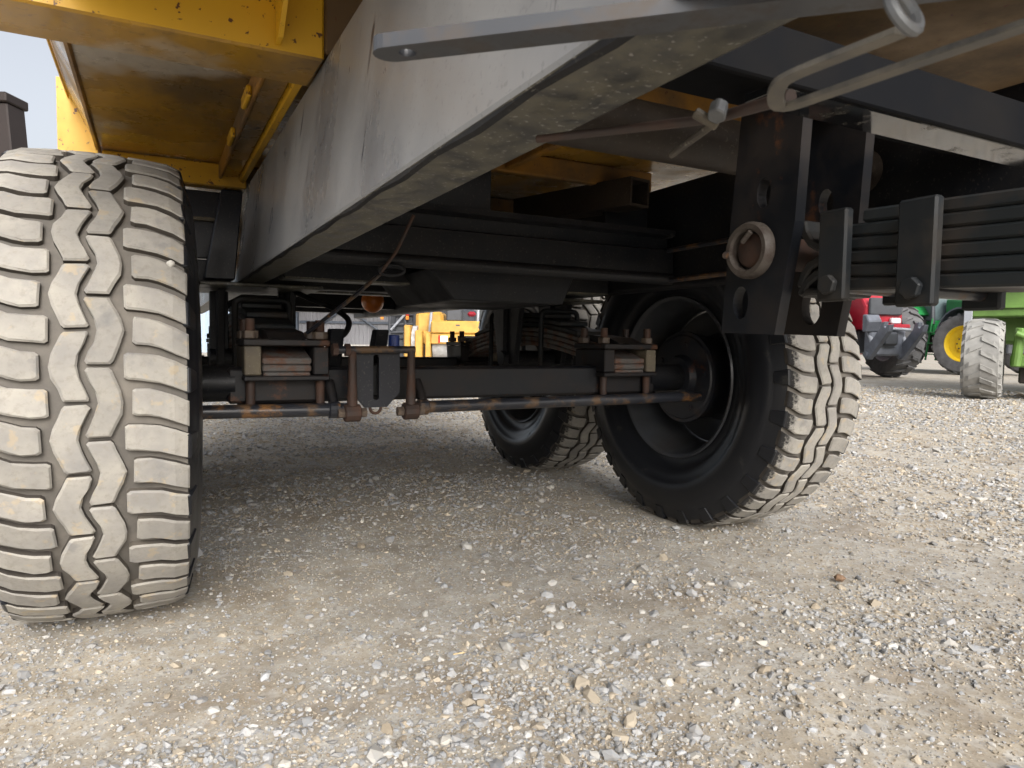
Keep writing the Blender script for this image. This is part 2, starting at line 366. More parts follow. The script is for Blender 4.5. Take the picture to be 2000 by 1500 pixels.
PAL = [(.27, .283, .30), (.33, .34, .355), (.21, .22, .235), (.38, .375, .36), (.45, .435, .40), (.36, .31, .24), (.27, .225, .165)]
P_ = scatter(52000, .14, 1.7); d = P_[:, 3]
sz = np.maximum(.0030, d*.0013)*np.exp(np.abs(rng.normal(0, .62, len(P_))))
sz = np.minimum(np.where(rng.random(len(P_)) < .018, sz*1.9, sz), .024)
gravel('gravel', *shape(P_, sz, IV, IF, 5, .16), colours(len(P_), PAL, [.27, .23, .16, .13, .05, .12, .06], 12, .2), 'loose grey and beige crushed stone scattered over the yard')
P_ = scatter(150000, .45, .8); d = P_[:, 3]
sz = np.maximum(.0015, d*.0010)*np.exp(np.abs(rng.normal(0, .4, len(P_))))
gravel('grit', *shape(P_, sz, OV, OF, 0, .25), colours(len(P_), PAL+[(.42, .36, .27), (.20, .165, .125)], [.12, .1, .12, .08, .04, .18, .16, .12, .16], 6, .35), 'fine sandy grit bedded between the crushed stones')

# ------------------------------------------------------------------ the trailer
T = empty('dump_trailer')
tag(T, 'yellow tipping trailer on black tandem axle chassis with dusty block tread tyres', 'trailer')
R, ZC, GI, WW, SP = .5615, .5465, .8016, .398, 1.231
TH = (WW-.06)/2                                  # half the tread width

# --- wheels
def crown(t): return R - .010*t*t - (.006 if abs(t) > .97 else 0)
def ladder(rows, r0off=.0155, bev=.0036):
    """rows: list of ((a1,t1),(a2,t2)) pairs (angle, t); returns verts, faces, material index of a tread block about the X axis"""
    def pt(a, t, r): return (t*TH, -r*math.cos(a), r*math.sin(a))
    jit = lambda q: (q[0]+random.gauss(0, .0014), q[1]+random.gauss(0, .0055))
    rows = [(jit(a), jit(b_)) for a, b_ in rows]
    n_ = len(rows); loop = [q[0] for q in rows] + [q[1] for q in rows[::-1]]
    ca = sum(q[0] for q in loop)/len(loop); ct = sum(q[1] for q in loop)/len(loop)
    base = [pt(a, t, crown(t)-r0off) for a, t in loop]
    mid = [pt(a, t, crown(t)-bev) for a, t in loop]
    def ins(q):
        a, t = q; da = a-ca; dt = t-ct
        return (a - math.copysign(min(abs(da), bev/R), da), t - math.copysign(min(abs(dt)*.5, bev/TH), dt))
    top = [pt(*ins(q), crown(q[1])) for q in loop]
    v_ = base+mid+top; L = len(loop); f_, m_ = [], []
    for i in range(L):
        j = (i+1) % L
        f_.append((i, j, L+j, L+i)); m_.append(1)
        f_.append((L+i, L+j, 2*L+j, 2*L+i)); m_.append(0)
    for i in range(n_-1):
        f_.append((2*L+i, 2*L+i+1, 2*L+L-2-i, 2*L+L-1-i)); m_.append(0)
    return v_, f_, m_
NB = 26; PA = 2*math.pi/NB                       # centre blocks round the tyre; twice as many shoulder blocks
def wave(u): u = (u % 1.0); return max(-1, min(1, 1.5*(4*abs(u-.5)-1)))   # +1 at u=0, -1 at u=.5
AMP = .06
def block_center(side):
    rows = []; g_ = .055
    for i, fr in enumerate((0, .04, .17, .33, .5, .67, .83, .96, 1)):
        u = g_/2 + (1-g_)*fr
        ph = u + (.5 if side > 0 else 0)         # right column breaks where the wave is left
        wv = wave(ph)*AMP
        a = (u-.5)*PA
        e = .022 if i in (0, 8) else 0             # rounded corners
        lo_, hi_ = (.034, .294) if side > 0 else (-.294, -.034)
        rows.append(((a, lo_+wv+e), (a, hi_+wv-e)))
    return ladder(rows)
def block_shoulder(side, long_):
    rows = []; t0 = .35 if long_ else .43; pa = PA/2
    ts = [t0, t0+.035, t0+.16, .70, .86, 1.0]; sk = [.0, .0, -.01, -.08, -.24, -.40]
    for i, (t, s_) in enumerate(zip(ts, sk)):
        h = pa*(.32, .38, .388, .388, .386, .38)[i]
        rows.append(((pa*s_*side-h, t*side), (pa*s_*side+h, t*side)))
    return ladder(rows)
def lug_side(side):                              # lug running down on to the sidewall
    pa = PA/2; v_ = []
    for a, x, r in ((-.40, 1.0, -.016), (.40, 1.0, -.016), (.30, 1.085, -.066), (-.30, 1.085, -.066)):
        v_.append((x, r, (a-.40*side)*pa))
    vs_ = []
    for off in (-.004, .0085):
        for x, r, a in v_:
            rr = R+r; vs_.append((side*(x*TH+off-.006), -rr*math.cos(a), rr*math.sin(a)))
    return vs_, [(3, 2, 1, 0), (4, 5, 6, 7)] + [(i, (i+1) % 4, 4+(i+1) % 4, 4+i) for i in range(4)], [0]*6
def block_mesh(name, data, mats):
    v_, f_, m_ = data; me = bpy.data.meshes.new(name); me.from_pydata(v_, [], f_)
    for q in mats: me.materials.append(MATS[q])
    me.polygons.foreach_set('material_index', m_)
    bm = bmesh.new(); bm.from_mesh(me); bmesh.ops.recalc_face_normals(bm, faces=bm.faces); bm.to_mesh(me); bm.free()
    return me
TM = ('tread', 'block_side')
KINDS = []                                       # (mesh, list of angles)
def variants(fn, mats=TM): return [block_mesh('tread_block', fn(), mats) for _ in range(4)]
for side in (-1, 1):
    KINDS.append((variants(lambda: block_center(side)), [(i+(.5 if side < 0 else 0))*PA for i in range(NB)]))
    KINDS.append((variants(lambda: block_shoulder(side, True)), [(i+.5 if side > 0 else i)*PA for i in range(NB)]))
    KINDS.append((variants(lambda: block_shoulder(side, False)), [(i if side > 0 else i+.5)*PA for i in range(NB)]))
IK = ('tread_inked', 'block_side')
INK = [None, variants(lambda: block_shoulder(-1, True), IK), variants(lambda: block_shoulder(-1, False), IK)]
LUG = {s_: lug_side(s_) for s_ in (-1, 1)}

def make_wheel(x, y, inner, visible):
    """inner: +1 when the inner side of the wheel faces +X; visible(angle) tells which tread blocks are single objects"""
    W_ = empty('wheel', (x, y, ZC), 0, T)
    B = WW/2
    half = [(TH*.0, R-.0140), (TH*.6, R-.0180), (TH*.98, R-.0265), (TH*1.04, R-.045), (TH*1.07, R-.062), (B-.012, R-.075), (B-.010, R-.079), (B-.004, R-.10), (B, R-.135),
            (B-.003, R-.165), (B-.006, R-.168), (B-.013, R-.19), (B-.022, R-.212), (B-.026, R-.216), (B-.038, R-.236), (B-.042, R-.25), (B-.045, .292)]
    prof = [(-a, r) for a, r in half[::-1]] + half[1:]
    mb = MB().lathe(prof, 0, 0, 0, 96)
    t = mb.build('tyre', ['rubber', 'groove'], W_, 0, True)
    for f in t.data.polygons:
        c_ = f.center
        if abs(c_.x) < TH*.98 and math.hypot(c_.y, c_.z) > R-.04: f.material_index = 1
    q = B-.045
    # rim: barrel with flanges, disc near the outer side
    pr_ = [(q+.006, .306), (q+.012, .302), (q+.008, .293), (q-.004, .287), (q-.03, .281), (q-.06, .262), (0, .255), (-q*.55, .262), (-q+.004, .286), (-q-.01, .303), (-q-.006, .31), (-q+.004, .296),
           (-q*.5, .272), (0, .266), (q-.05, .274), (q-.006, .296)]
    mb = MB().lathe([(inner*a, r) for a, r in pr_], 0, 0, 0, 80, True)
    rim = mb.build('rim', 'rim', W_, 0, True)
    xo = -inner*(q*.35)
    mb = MB().lathe([(xo, .257), (xo-inner*.02, .235), (xo-inner*.03, .17), (xo-inner*.008, .15), (xo-inner*.008, .09), (xo, .09), (xo, .15), (xo-inner*.022, .17), (xo-inner*.012, .235), (xo+inner*.012, .257)], 0, 0, 0, 64, True)
    mb.build('wheel_disc', 'rim', W_, 0, True)
    # brake drum and backing plate on the inner side
    xi = inner*.115
    mb = MB().lathe([(xo, .001), (xo, .15), (xi-inner*.03, .165), (xi-inner*.012, .172), (xi, .172), (xi, .160), (xi+inner*.006, .155), (xi+inner*.006, .085), (xi+inner*.03, .075), (xi+inner*.03, .001)], 0, 0, 0, 56)
    mb.build('brake_drum', 'drum', W_, 0, True)
    for k in range(5):
        a = .5+k*2*math.pi/5
        MB().hexa((xi+inner*.004, .125*math.cos(a), .125*math.sin(a)), (inner, 0, 0), .011, .012).build('bolt', 'drum', W_)
    # tread
    rest = MB()
    for k, (mes, angs) in enumerate(KINDS):
        if inner < 0 and k in (1, 2): mes = INK[k]
        for a in angs:
            me = random.choice(mes)
            aa = (a+math.pi) % (2*math.pi)-math.pi
            if visible(aa):
                o = bpy.data.objects.new('tread_block', me); C.objects.link(o); o.parent = W_
                o.rotation_euler = (-aa, 0, 0)
            else:
                Rm = Matrix.Rotation(-aa, 3, 'X'); vo_ = len(rest.v)
                for v_ in me.vertices: rest.v.append(tuple(Rm@v_.co))
                for p_ in me.polygons: rest.f.append([vo_+i for i in p_.vertices]); rest.m.append(p_.material_index)
    if rest.v: tag(rest.build('tread_blocks', list(TM), W_), kind='stuff')
    lug = MB()
    for side in (-1, 1):
        v_, f_, _ = LUG[side]
        for i in range(NB):                      # every other shoulder block carries a lug
            Rm = Matrix.Rotation(-(i+(.5 if side > 0 else 0))*PA, 3, 'X')
            lug.add([tuple(Rm@Vector(p_)) for p_ in v_], f_)
    tag(lug.build('shoulder_lugs', 'rubber', W_, .003), kind='stuff')
    # moulded rings and raised lettering-like marks are kept to plain ribs
    return W_
XC = GI+WW/2
rad = math.radians
WLF = make_wheel(-XC, 0, 1, lambda a: abs(a) < rad(84))
WRF = make_wheel(XC, 0, -1, lambda a: -rad(80) < a < rad(75))
WRR = make_wheel(XC, SP, -1, lambda a: -rad(75) < a < rad(40))
WLR = make_wheel(-XC, SP, 1, lambda a: False)

def holed(name, mat, parent, outer, holes, to3d, thick):
    bm = bmesh.new(); es = []
    for loop in [outer]+holes:
        vs_ = [bm.verts.new(to3d(q)) for q in loop]; es += [bm.edges.new((vs_[i], vs_[(i+1) % len(vs_)])) for i in range(len(vs_))]
    bmesh.ops.triangle_fill(bm, use_beauty=True, edges=es)
    r_ = bmesh.ops.extrude_face_region(bm, geom=bm.faces[:])
    bmesh.ops.translate(bm, vec=thick, verts=[v_ for v_ in r_['geom'] if isinstance(v_, bmesh.types.BMVert)])
    bmesh.ops.recalc_face_normals(bm, faces=bm.faces)
    me = bpy.data.meshes.new(name); bm.to_mesh(me); bm.free(); me.materials.append(MATS[mat])
    o = bpy.data.objects.new(name, me); C.objects.link(o); o.parent = parent; return o
# --- axles
def axle(y):
    A = empty('axle', (0, y, 0), 0, T)
    box('axle_beam', 'black_rusty', A, -.72, .72, -.045, .045, ZC-.054, ZC+.044, bevel=.008)
    for s_ in (-1, 1):
        MB().tube([(s_*.70, 0, ZC), (s_*.9, 0, ZC)], .05, 20).build('stub_axle', 'black', A, 0, True)
        # camshaft, lever and its clevis
        x0 = -.405 if s_ < 0 else -.235
        x1 = s_*.885
        rod('camshaft', 'rod', A, [(x0, -.10, .474), (x1, -.10, .480)], .0185, 14)
        rod('lever', 'rust', A, [(x0-.012*s_*0, -.125, .645), (x0, -.125, .56), (x0, -.122, .462)], [.011, .012, .016], 10)
        MB().tube([(x0-.022, -.122, .466), (x0+.022, -.122, .466)], .025, 12).build('lever_boss', 'rust', A, .003)
        MB().hexa((x0-.04, -.122, .466), (1, 0, 0), .014, .08).build('bolt', 'bolt', A)
        xx = x0 + (-.045 if s_ < 0 else .045)
        MB().tube([(xx-.016, -.10, .474), (xx+.016, -.10, .474)], .024, 14).build('shaft_collar', 'rod', A, .003)
        MB().tube([(xx, -.10, .49), (xx-.005, -.06, .55)], .014, 10).build('shaft_bracket', 'black_rusty', A, 0, True)
    rod('cross_pin', 'rod', A, [(-.452, -.125, .641), (-.225, -.125, .643)], .011)
    for xx in (-.452, -.418): MB().hexa((xx-.008, -.125, .641), (1, 0, 0), .018, .014).build('nut', 'rust', A)
    # slotted cylinder bracket
    sl = [(-.332+.0085*math.cos(t), .620+.0085*math.sin(t)) for t in np.linspace(0, math.pi, 8)] + [(-.332+.0085*math.cos(t), .507+.0085*math.sin(t)) for t in np.linspace(math.pi, 2*math.pi, 8)]
    holed('slotted_plate', 'navy', A, [(-.400, .52), (-.372, .487), (-.365, .478), (-.300, .478), (-.292, .487), (-.262, .52), (-.262, .634), (-.275, .648), (-.387, .648), (-.400, .634)], [sl], lambda q: (q[0], -.105, q[1]), (0, .013, 0))
    MB().tube([(-.332+.016*math.cos(t), -.098, .478-.018*math.sin(t)) for t in np.linspace(0, math.pi, 9)], .0045, 8).build('plate_ring', 'rust', A, 0, True)
    box('plate_backing', 'black', A, -.40, -.262, -.075, -.046, .51, .60)
    for xx in (-.43, -.30):
        MB().prism([(-.02, .59), (-.06, .70), (-.02, .70), (.045, .60)], 'x', xx-.02, xx+.02).build('spring_lug', 'black', A, .003)
    MB().tube([(-.262, -.05, .645), (-.262, -.05, .685)], .016, 14).build('blue_cap', 'bluecap', A, .002)
    return A
axle(0); axle(SP)

# --- leaf springs between the axles (one stack a side, hung in the middle) and their clamps
def zleaf(y, k):                                 # arched stack, k counts leaves from the bottom
    u = (y-SP/2)/(SP/2); return .592 + .078*(1-u*u) + k*.0195
for s_ in (-1, 1):
    L = empty('leaf_spring', (0, 0, 0), 0, T)
    for k in range(7):
        hl = SP/2+.088 if k < 3 else SP/2+.088-.12*(k-2)
        if k == 3: hl = SP/2-.02
        ys = np.linspace(SP/2-hl, SP/2+hl, 17)
        MB().strip([(s_*.572, y, zleaf(y, k)) for y in ys], .128 if k else .122, .0180, (1, 0, 0)).build('leaf', ['leaf_end' if k < 4 else 'leaf'], L, .004)
    for yy in (SP/2-.23, SP/2+.23):              # U rods over the stack
        zt = zleaf(yy, 6)+.02; q = []
        for t in np.linspace(0, math.pi/2, 5): q.append((s_*.572-.085+.02*(1-math.cos(t))-.0, yy, zt-.02+.02*math.sin(t)))
        q2 = [(2*s_*.572-a, b_, c_) for a, b_, c_ in q[::-1]]
        rod('u_bolt', 'clip', L, [(q[0][0], yy, .56)]+q+q2+[(q2[-1][0], yy, .56)], .0105)
    for yc in (0, SP):
        K = empty('spring_clamp', (s_*.572, yc, 0), 0, T)
        box('seat_plate', 'black_rusty', K, -.112, .112, -.098, .095, .556, .570)
        for q in (-1, 1):
            box('side_plate', 'mud_steel' if q*s_ > 0 else 'black_rusty', K, min(q*.068, q*.110), max(q*.068, q*.110), -.094, .09, .5715, .6485)
        box('top_plate', 'black_rusty', K, -.113, .113, -.099, .097, .650, .668)
        for xx in (-.092, .092):
            for yy in (-.062, .062):
                MB().tube([(xx, yy, .468 if yy < 0 else .47), (xx, yy, .722)], .0125, 12).build('stud', 'rust', K, 0, True)
                MB().hexa((xx, yy, .669), (0, 0, 1), .0215, .021).build('nut', 'bolt', K, .002)
        box('tie_plate', 'black_rusty', K, -.112, .112, -.08, .08, ZC-.070, ZC-.056)
        MB().hull8([(-.05, -.097, .669), (.05, -.097, .669), (.05, .09, .669), (-.05, .09, .669)], [(-.05, -.03, .69), (.05, -.03, .69), (.05, .09, .70), (-.05, .09, .70)]).build('top_pad', 'black_rusty', K)
    # hanger: two tapered plates, foot plate and pivot
    H = empty('spring_hanger', (s_*.572, SP/2, 0), 0, T)
    for q in (-1, 1):
        X0 = q*.115
        MB().hull8([(X0-.012, -.075, .575), (X0+.012, -.075, .575), (X0+.012, .075, .575), (X0-.012, .075, .575)],
                   [(X0-.012, -.13, .834), (X0+.012, -.13, .834), (X0+.012, .13, .834), (X0-.012, .13, .834)]).build('hanger_plate', 'black', H, .003)
        box('stiffener', 'black', H, X0-.03, X0+.03, -.015, .015, .62, .833)
    MB().tube([(-.15, 0, .60), (.15, 0, .60)], .035, 20).build('pivot_shaft', 'black', H, .004)
    box('foot_plate', 'rail_under', H, -.19, .19, -.27, .16, .8355, .8475)

# --- main frame
for s_ in (-1, 1):
    xo, xi = s_*.65, s_*.565
    xt = s_*.612
    F_ = MB().hull8([(xo, -2.6, .85), (xi, -2.6, .85), (xi, 3.6, .85), (xo, 3.6, .85)], [(xt, -2.6, 1.17), (xi, -2.6, 1.17), (xi, 3.6, 1.17), (xt, 3.6, 1.17)]).build('frame_rail', ['rail', 'rail_under'] if s_ < 0 else ['black', 'black'], T, .006, seg=2)
    for f in F_.data.polygons:
        if f.normal.z < -.7: f.material_index = 1
    if s_ < 0:
        MB().tube([(-.642, y, .853+.002*math.sin(y*31)) for y in np.linspace(-2.6, .3, 60)], .006, 6).build('weld_bead', 'black', F_, 0, True)
# outrigger with gusset beside the tyre, wheel-side bracket
MB().hull8([(-.745, .42, .86), (-.652, .42, .86), (-.652, .47, .86), (-.745, .47, .86)], [(-.69, .42, 1.15), (-.625, .42, 1.15), (-.625, .47, 1.15), (-.69, .47, 1.15)]).build('outrigger_gusset', 'navy', T, .004)
box('outrigger', 'navy', T, -1.1, -.66, .48, .60, .93, 1.15)
box('outrigger_rib', 'mud_steel', T, -1.02, -.70, .458, .479, 1.05, 1.062)
box('bracket_plate', 'navy', T, -.86, -.66, .472, .50, .835, .925)
# cross members between the rails
def cross(name, mat, y0, y1, z0, z1, x0=-.562, x1=.562, bevel=.005):
    o = MB().box(x0, x1, y0, y1, z0, z1).build(name, ['black', mat], T, bevel)
    for f in o.data.polygons:
        if f.normal.z < -.7: f.material_index = 1
    return o
prof = [(-.285, 1.02), (-.335, 1.02), (-.338, 1.004), (-.298, 1.000), (-.298, .965), (-.325, .958), (-.328, .888)] + \
       [(-.318-.022*math.cos(t), .872+.018*math.sin(t)*-1) for t in np.linspace(-.6, 1.6, 8)] + [(-.27, .86), (-.262, .875), (-.262, .94), (-.250, 1.0)]
MB().prism(prof, 'x', -.562, .548).build('cross_member', 'black', T, 0, False)
cross('cross_member', 'rail_under', .03, .12, .842, .93)  # paler underside: bright ground reflection put into the colour, likewise further back
cross('cross_member', 'black', .50, .58, .849, .96)
cross('cross_member', 'rail_under', .72, .79, .852, .93)
cross('cross_member', 'black', 1.5, 1.6, .95, 1.1)
cross('cross_member', 'black', 2.5, 2.6, .88, 1.1)
cross('cross_member', 'black', 3.3, 3.4, .88, 1.1)
# pressed cylinder cradle hanging in the middle
z1_, z0_ = .872, .786
MB().hull8([(-.135, -.2, z0_), (.228, -.2, z0_), (.228, .30, z0_), (-.135, .30, z0_)], [(-.21, -.2, z1_), (.266, -.2, z1_), (.266, .30, z1_), (-.21, .30, z1_)]).build('cylinder_cradle', 'black', T, .004)
MB().hull8([(.20, .1, .80), (.40, .1, .835), (.40, .5, .835), (.2, .5, .80)], [(.2, .1, .812), (.4, .1, .847), (.4, .5, .847), (.2, .5, .812)]).build('cradle_wing', 'navy', T, .002)
# yellow tipping body: floor, chine, sides, cross bearers
BODY = empty('tipping_body', (0, 0, 0), 0, T)
def quad(name, mat, a, b_, c_, d_, th=.006, parent=BODY):
    a, b_, c_, d_ = map(Vector, (a, b_, c_, d_)); nn = (b_-a).cross(d_-a).normalized()*th
    if nn.z < 0: nn = -nn
    return MB().hull8((a, b_, c_, d_), (a+nn, b_+nn, c_+nn, d_+nn)).build(name, mat, parent)
FZ = 1.228
quad('floor', 'yellow_floor', (-1.03, -.56, FZ), (.95, -.56, FZ), (.95, 3.7, FZ), (-1.03, 3.7, FZ))
quad('floor', 'floor_shaded', (-1.03, -1.75, 1.30), (.95, -1.75, 1.30), (.95, -.565, 1.30), (-1.03, -.565, 1.30))
for s_ in (-1, 1):
    quad('chine', 'yellow_floor', (s_*1.03, -1.75, FZ+.001), (s_*1.095, -1.75, 1.36), (s_*1.095, 3.7, 1.36), (s_*1.03, 3.7, FZ+.001))
    box('side_wall', 'yellow', BODY, min(s_*1.098, s_*1.105), max(s_*1.098, s_*1.105), -1.75, 3.7, 1.36, 2.1)
    rod('weld_seam', 'yellow_dull', BODY, [(s_*1.03, y, FZ-.002) for y in (-.5, 3.7)], .007, 6)
box('front_wall', 'yellow', BODY, -1.09, 1.09, -1.75, -1.74, 1.305, 2.1)
box('tail_gate', 'yellow', BODY, -1.09, 1.09, 3.69, 3.7, FZ+.01, 2.1)
def bearer(y0, y1, z0, z1, x0, x1, mats=('yellow', 'yellow_floor')):
    o = MB().box(x0, x1, y0, y1, z0, z1).build('body_bearer', list(mats), BODY, .004)
    for f in o.data.polygons:
        if f.normal.z < -.5: f.material_index = 1
    return o
bearer(-.755, -.615, 1.158, 1.30, -1.14, -.617)
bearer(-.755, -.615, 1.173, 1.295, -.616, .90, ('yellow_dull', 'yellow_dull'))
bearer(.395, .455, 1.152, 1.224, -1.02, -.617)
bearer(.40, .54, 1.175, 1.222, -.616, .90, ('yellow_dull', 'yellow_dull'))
bearer(1.6, 1.74, 1.172, 1.222, -1.02, .90); bearer(2.8, 2.94, 1.172, 1.222, -1.02, .90)
box('bearer_flange', 'yellow', BODY, -1.14, -.63, -.80, -.757, 1.266, 1.280)
MB().hull8([(-.70, -.79, 1.17), (-.692, -.79, 1.17), (-.692, -.757, 1.17), (-.70, -.757, 1.17)], [(-.70, -.95, 1.295), (-.692, -.95, 1.295), (-.692, -.757, 1.295), (-.70, -.757, 1.295)]).build('bearer_gusset', 'yellow', BODY)
quad('side_plate', 'yellow', (-1.03, .395, 1.155), (-1.13, .395, 1.155), (-1.13, .405, 1.155), (-1.03, .405, 1.155), .26)
# guide strip beside the rail
box('guide_strip', 'yellow_dull', BODY, -.700, -.690, -.60, .395, 1.176, 1.226)
box('guide_strip', 'yellow_floor', BODY, -.689, -.640, -.60, .39, 1.185, 1.193)
box('guide_strip', 'yellow', BODY, -.639, -.620, -.60, .39, 1.172, 1.20)
for yy in (-.45, -.12): box('guide_tab', 'yellow', BODY, -.712, -.701, yy, yy+.10, 1.176, 1.20)
# inner yellow crossbar seen through the frame
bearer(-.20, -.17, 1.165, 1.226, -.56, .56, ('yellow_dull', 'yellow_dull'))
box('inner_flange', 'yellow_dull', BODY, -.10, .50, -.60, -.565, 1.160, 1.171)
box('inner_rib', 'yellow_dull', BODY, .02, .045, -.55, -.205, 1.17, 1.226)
# square tube with an open end, and dark plates beside it
sq0, sq1 = onY(1020, 415, .22), onY(1250, 376, -.33); dq = (sq1-sq0).normalized(); uq = Vector((0, 0, 1)) - dq*dq.z; uq.normalize(); wq = dq.cross(uq)
mb = MB(); hs = .042; ti = .034
for (a0, a1, b0, b1) in ((-hs, hs, ti, hs), (-hs, hs, -hs, -ti), (-hs, -ti, -ti, ti), (ti, hs, -ti, ti)):
    lo = [sq0+wq*a+uq*b_ for a, b_ in ((a0, b0), (a1, b0), (a1, b1), (a0, b1))]; hi = [p_+(sq1-sq0) for p_ in lo]
    mb.hull8(lo, hi)
mb.build('square_tube', 'brown_tube', T)
box('tube_bracket', 'black', T, -.30, -.05, -.26, -.24, 1.025, 1.165)
box('tube_bracket', 'black', T, .38, .545, -.20, -.18, .99, 1.165)
for zz, mm in ((.958, 'rod'), (.866, 'rod')):
    rod('brake_pipe', mm, T, [(.53, -.32, zz), (.535, -.55, zz+.003), (.53, -.85, zz), (.535, -1.2, zz)], .0075, 8)
# tail lamp hanging behind, hose and wire
LP = onY(728, 588, 1.75)
amb = empty('marker_lamp', LP, 0, T)
bm_ = MB(); pts = []
for i in range(13):
    t = math.pi*i/12
    for k in range(24):
        q = 2*math.pi*k/24; pts.append((.062*math.sin(t)*math.cos(q), .062*math.sin(t)*math.sin(q), .066*math.cos(t)))
bm_.add(pts, [(i*24+k, i*24+(k+1) % 24, (i+1)*24+(k+1) % 24, (i+1)*24+k) for i in range(12) for k in range(24)])
bm_.build('lamp_lens', 'amber', amb, 0, True)
MB().tube([(0, 0, .05), (0, 0, .09)], .035, 16).build('lamp_base', 'darkgrey', amb, .003)
box('lamp_bracket', 'black', amb, -.02, .02, -.02, .02, .09, .28)
def curve(pts, n_=10):
    pts = [Vector(p) for p in pts]; P_ = [pts[0]*2-pts[1]]+pts+[pts[-1]*2-pts[-2]]; out = []
    for i in range(1, len(P_)-2):
        for k in range(n_):
            t = k/n_; a, b_, c_, d_ = P_[i-1], P_[i], P_[i+1], P_[i+2]
            out.append(.5*((2*b_)+(c_-a)*t+(2*a-5*b_+4*c_-d_)*t*t+(3*b_-a-3*c_+d_)*t**3))
    return out+[pts[-1]]
rod('brake_hose', 'rubber_hose', T, curve([onY(x, y, Y) for x, y, Y in ((575, 570, .5), (605, 583, .42), (650, 602, .34), (678, 622, .26), (680, 640, .2), (665, 658, .14), (630, 670, .08))]), .0095)
rod('pull_wire', 'rust', T, [onY(808, 420, -.42), onY(775, 490, -.37), onY(742, 535, -.345)], .0042, 8)
rod('pull_rod', 'rod', T, [onY(742, 535, -.345), onY(690, 580, -.25), onY(600, 650, -.06)], .0055, 8)
lk = [onY(765+24*math.cos(t), 528+9*math.sin(t), -.345) for t in np.linspace(0, 2*math.pi, 17)]
rod('wire_shackle', 'black', T, lk, .006, 8)

for k, (x0, z0, r_) in enumerate(((-.54, .93, .006), (-.545, .955, .005), (.53, 1.0, .007))):
    rod('brake_line', 'rubber_hose', T, curve([(x0, y, z0+.008*math.sin(y*5+k)) for y in np.linspace(-.34, 2.4, 14)], 3), r_, 8)
# --- drawbar spring unit in the middle, close to the camera
D = empty('drawbar_spring', (0, 0, 0), 0, T)
X1, X2 = -.06, .10
def plate(X, t, hy=-1.205, hr=.021):
    out = [(-1.165, .688), (-1.275, .684), (-1.305, .85), (-1.315, 1.04), (-1.195, 1.04), (-1.177, .85)]
    el = lambda hy, hz, hr: [(hy+hr*.75*math.cos(a), hz+hr*1.25*math.sin(a)) for a in np.linspace(0, 2*math.pi, 25)[:-1]]
    holed('hanger_plate', 'black_rusty', D, out, [el(hy, .735, hr), el(-1.245, .90, .018)], lambda q: (X, q[0], q[1]), (t, 0, 0))
plate(X1, .02); plate(X2-.02, .02, -1.225, .026)
PY, PZ = -1.228, .815
def ylathe(name, prof, mat): return MB().lathe(prof, 0, PY, PZ, 40).build(name, mat, D, 0, True)
steel('pin_ring', (.065, .054, .045), (.035, .022, .016), .9, 40, .45, .62, (.6, .85), bmp=.4)
ylathe('pin_ring', [(X1-.001, .031), (X1-.014, .030), (X1-.018, .033), (X1-.018, .040), (X1-.011, .044), (X1-.001, .044)], 'pin_ring')
ylathe('pivot_pin', [(X2+.02, .001), (X2+.02, .026), (X1-.006, .026), (X1-.009, .022), (X1-.009, .001)], 'rust')
MB().tube([(X1-.02, PY-.012, PZ+.026), (X1-.02, PY+.004, PZ+.012)], .004, 8).build('split_pin', 'pin_ring', D, 0, True)
MB().tube([(X1-.020, PY+.038, PZ-.004), (X1-.005, PY+.043, PZ-.004)], .006, 10).build('grease_nipple', 'rod', D, 0, True)
def lz(y, k):                                    # leaf stack, k from the bottom
    return .758 + (y+1.28)*.04 + k*.0182
for k in range(6):
    y0 = -1.31+.0*k
    ys = np.linspace(-1.342 if k < 5 else -1.40, -1.80, 8)
    MB().strip([(.02, y, lz(y, k)) for y in ys], .125, .0174, (1, 0, 0)).build('leaf', 'leaf', D, .003)
for k, pts in ((3, [(-1.30, 0), (-1.285, .001), (-1.272, .008), (-1.262, .022), (-1.257, .04)]), (2, [(-1.30, 0), (-1.287, -.001), (-1.272, -.008), (-1.262, -.022), (-1.257, -.04)]), (1, [(-1.30, 0), (-1.285, -.002), (-1.268, -.014), (-1.258, -.034)])):
    MB().strip([(.02, y-.043, lz(y-.043, k)+z) for y, z in pts], .12, .0135, (1, 0, 0)).build('leaf_eye', 'leaf', D, .003)
box('leaf_end', 'leaf', D, -.04, .08, -1.335, -1.302, .742, .752)
for yc, wd, zt, zb in ((-1.372, .044, .855, .730), (-1.49, .049, .850, .718)):
    for xx in (-.0575, .0865): MB().box(xx-.008, xx+.008, yc-wd/2, yc+wd/2, zb, zt).build('clip_strap', 'clip', D, .003)
    MB().tube([(-.05, yc, zb+.02), (.085, yc, zb+.02)], .0085, 12).build('clip_rod', 'rod', D, 0, True)
    MB().hexa((-.0655, yc, zb+.022), (-1, 0, 0), .0145, .010).build('bolt', 'clip', D, .002)
# transverse tube, front cross beam and other dark steel above
rod('torsion_tube', 'brown_tube', T, [(-.53, -.98, 1.06), (.53, -.98, 1.06)], .05, 28)
FB = MB(); FB.box(-.56, .56, -1.50, -1.49, .938, .995); 
box('beam_flange', 'gloss_black', T, -.30, .56, -1.4895, -1.435, .938, .948, bevel=.001)
FB.build('front_cross_beam', 'black_shaded', T, .002)
box('hanger_beam', 'black_shaded', T, -.56, .56, -1.31, -1.20, 1.041, 1.10)
